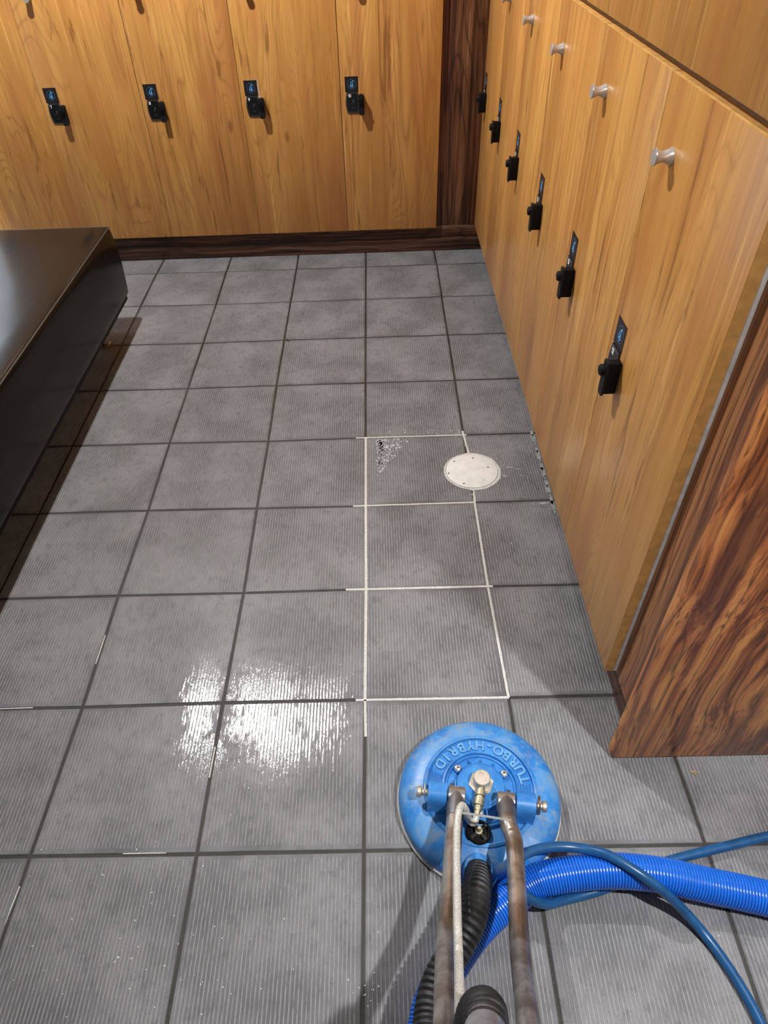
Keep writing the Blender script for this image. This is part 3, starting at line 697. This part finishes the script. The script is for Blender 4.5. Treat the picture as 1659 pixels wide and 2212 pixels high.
# cross plate between the tubes
a_, b_ = loc(atd(991, 1755, 1.235)), loc(atd(1104, 1772, 1.250)); dd = (b_-a_)
m = MB(); vs = []
for p in (a_, b_):
    for (u_, v_) in ((-.0016, .0), (.0, .0012), (.0030, -.0018), (.0014, -.0030)): vs.append(p+Vector((0, u_, v_)))
m.add(vs, [[0, 1, 5, 4], [1, 2, 6, 5], [2, 3, 7, 6], [3, 0, 4, 7], [0, 3, 2, 1], [4, 5, 6, 7]]); m.build('cross_plate', SCREW, sp)
# braided hose along the left tube
bp = [Vector((-.0065, -.058, .0864)), Vector((-.0085, -.068, .0830)), Vector((-.0130, -.0735, .0840)), Vector((-.0200, -.0700, .0890)), loc(atd(1005, 1748, 1.262)), loc(atd(998, 1740, 1.248)), loc(atd(991, 1752, 1.236)), loc(atd(987, 1785, 1.222))]
bp += [loc(atd(x, y, D)) for x, y, D in [(986, 1840, 1.19), (987, 1920, 1.145), (988, 1990, 1.105), (990, 2050, 1.07), (992, 2130, 1.00), (993, 2210, .945), (995, 2300, .895), (998, 2400, .84)]]
path = spline(bp, .0018); m = MB(); m.tube(path, [.0058+(.0006 if i % 2 else 0) for i in range(len(path))], 10); m.build('braided_hose', BRAID, sp)
# ribbed rubber hose from the deck outlet
def corr(path, r, amp, pitch, n=24, sub=4):
    pts = resample(path, pitch/sub); rad = [r+amp*[0, .9, 1, .9][i % 4] if sub == 4 else r+amp*.5*(1-math.cos(2*PI*i/sub)) for i in range(len(pts))]
    m = MB(); m.tube(pts, rad, n); return m
bh = [fl(1033, 1884, .048), fl(1032, 1905, .070)]+[fl(x, y, z) for x, y, z in [(1029, 1932, .094), (1024, 1964, .104), (1012, 2000, .110), (992, 2040, .110), (968, 2080, .110), (947, 2120, .112), (934, 2165, .118), (928, 2212, .125), (924, 2270, .14)]]
m = corr(spline([loc(p) for p in bh], .003), .0205, .0036, .0098); m.build('outlet_hose', RUB, sp)
m = MB(); o_ = loc(fl(1033, 1880, .05)); m.lathe([(.027, .045), (.0255, .058), (.0235, .062)], 28, (o_.x, o_.y, 0)); m.build('outlet_collar', BLUE, sp)
# cuff further up the handle, ribbed elbow ending in a steel pipe
ch = [atd(1020, 2300, .975), atd(1022, 2235, .945), atd(1033, 2193, .915), atd(1047, 2186, .888), atd(1050, 2212, .865), atd(1049, 2235, .850)]
m = corr(spline([loc(p) for p in ch], .003), .0205, .0028, .0105); m.build('elbow_cuff', RUB, sp)
m = MB(); m.tube([loc(atd(1049, 2216, .862)), loc(atd(1048, 2270, .82)), loc(atd(1046, 2400, .75))], .0215, 24); m.build('vacuum_pipe', CHROME, sp)

# ---------------------------------------------------------------- hoses on the floor
vh_px = [(1900, 2010), (1780, 1975), (1659, 1941), (1532, 1913), (1421, 1889), (1311, 1881), (1200, 1893), (1139, 1914), (1075, 1963), (1038, 1997), (1008, 2034), (982, 2072), (956, 2113), (940, 2150), (927, 2186), (919, 2230), (905, 2300)]
R0 = .0285
VZ = {1532: .036, 1421: .047, 1311: .047, 1200: .038}
path = spline([fl(x, y, VZ.get(x, .031)) for x, y in vh_px], .004)
m = corr(path, R0-.0018, .0018, .0050, 26); hv = m.build('vacuum_hose', HOSEB)
tag(hv, 'thick bright blue ribbed vacuum hose lying across the near tiles', 'hose')
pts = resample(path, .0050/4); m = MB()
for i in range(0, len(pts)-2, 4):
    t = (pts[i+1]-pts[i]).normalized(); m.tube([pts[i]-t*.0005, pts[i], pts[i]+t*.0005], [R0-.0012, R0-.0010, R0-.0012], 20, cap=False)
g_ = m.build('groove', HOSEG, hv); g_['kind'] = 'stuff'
ph = [(1760, 1795, .011), (1659, 1806, .009), (1587, 1824, .009), (1524, 1839, .009), (1477, 1851, .009), (1430, 1864, .009), (1380, 1890, .009), (1330, 1912, .009), (1269, 1932, .009), (1215, 1944, .014), (1175, 1946, .034), (1143, 1940, .056)]
pp = [fl(*p) for p in ph]+[fl(1119, 1929, .069), fl(1101, 1908, .079), fl(1095, 1882, .083), fl(1107, 1857, .086), fl(1135, 1841, .083), fl(1173, 1830, .076), fl(1211, 1827, .071), fl(1255, 1832, .068), fl(1311, 1847, .080), fl(1344, 1863, .085), fl(1394, 1894, .085),
      fl(1435, 1927, .068), fl(1477, 1966, .026), fl(1518, 2013, .009), fl(1560, 2068, .009), fl(1601, 2132, .009), fl(1637, 2195, .009), fl(1680, 2290, .009)]
sp_ = spline(pp, .006)
for it in range(26):         # keep the thin hose resting on, or under, the thick one
    for i_, p_ in enumerate(sp_):
        q_ = min(path, key=lambda c: (c-p_).length_squared); d_ = p_-q_
        if d_.length < .0374: sp_[i_] = q_+d_.normalized()*.0376
        sp_[i_].z = max(sp_[i_].z, .0086)
    if it < 25: sp_ = [sp_[0]]+[(a+b*2+c)/4 for a, b, c in zip(sp_[:-2], sp_[1:-1], sp_[2:])]+[sp_[-1]]
m = MB(); m.tube(sp_, .0083, 16); tag(m.build('pressure_hose', HOSES), 'thin dark blue pressure hose crossing over the thick blue hose', 'hose')

# ---------------------------------------------------------------- small debris
m = MB(); c0 = fl(1490, 1666, .001)
for dx, dy in ((.018, -.004), (.014, -.012)): m.tube([c0, c0+Vector((dx*.5, dy*.5+.001, .001)), c0+Vector((dx, dy, .0005))], [.0004, .0009, .0003], 6)
tag(m.build('straw_fragment', STRAW), 'tiny yellow straw fragment on the tile below the end panel', 'debris')
m = MB(); c0 = fl(620, 735, .002); q = [(-.004, .012), (.001, .004), (.0, -.002), (.007, -.006), (.012, -.010)]
m.tube([c0+Vector((a, b, .0005)) for a, b in q], .0007, 6); m.tube([c0+Vector((-.004, -.001, .001)), c0+Vector((.003, .0, .003)), c0+Vector((.005, -.009, .001))], .0007, 6)
tag(m.build('hair_twist', BLK), 'small dark fibre twist lying on a far joint between tiles', 'debris')
for i, (px, py) in enumerate(((470, 1310),)):
    pass

lt = NT('lamp_lens'); LENS = lt.out((.9, .9, .9), .5); lt.b.inputs['Emission Color'].default_value = (1, .98, .95, 1); lt.b.inputs['Emission Strength'].default_value = 12
# ---------------------------------------------------------------- ceiling downlights (above the frame; the last one is added)
pos_words = ['above the black bench', 'above the blue spinner', 'to the right behind the end panel', 'added to light the far left wall']
for i, (x, y, *_r) in enumerate(LAMPS):
    d = thing('downlight', 'recessed round ceiling downlight '+pos_words[i], 'lamp', (x, y, CEIL), 'ceiling downlights')
    m = MB(); m.lathe([(.062, 0), (.062, -.004), (.046, -.006), (.044, 0)], 32, cap=False); m.build('trim_ring', CARC, d)
    m = MB(); m.lathe([(.043, -.0025), (.043, -.0005)], 32); m.build('lens', LENS, d)
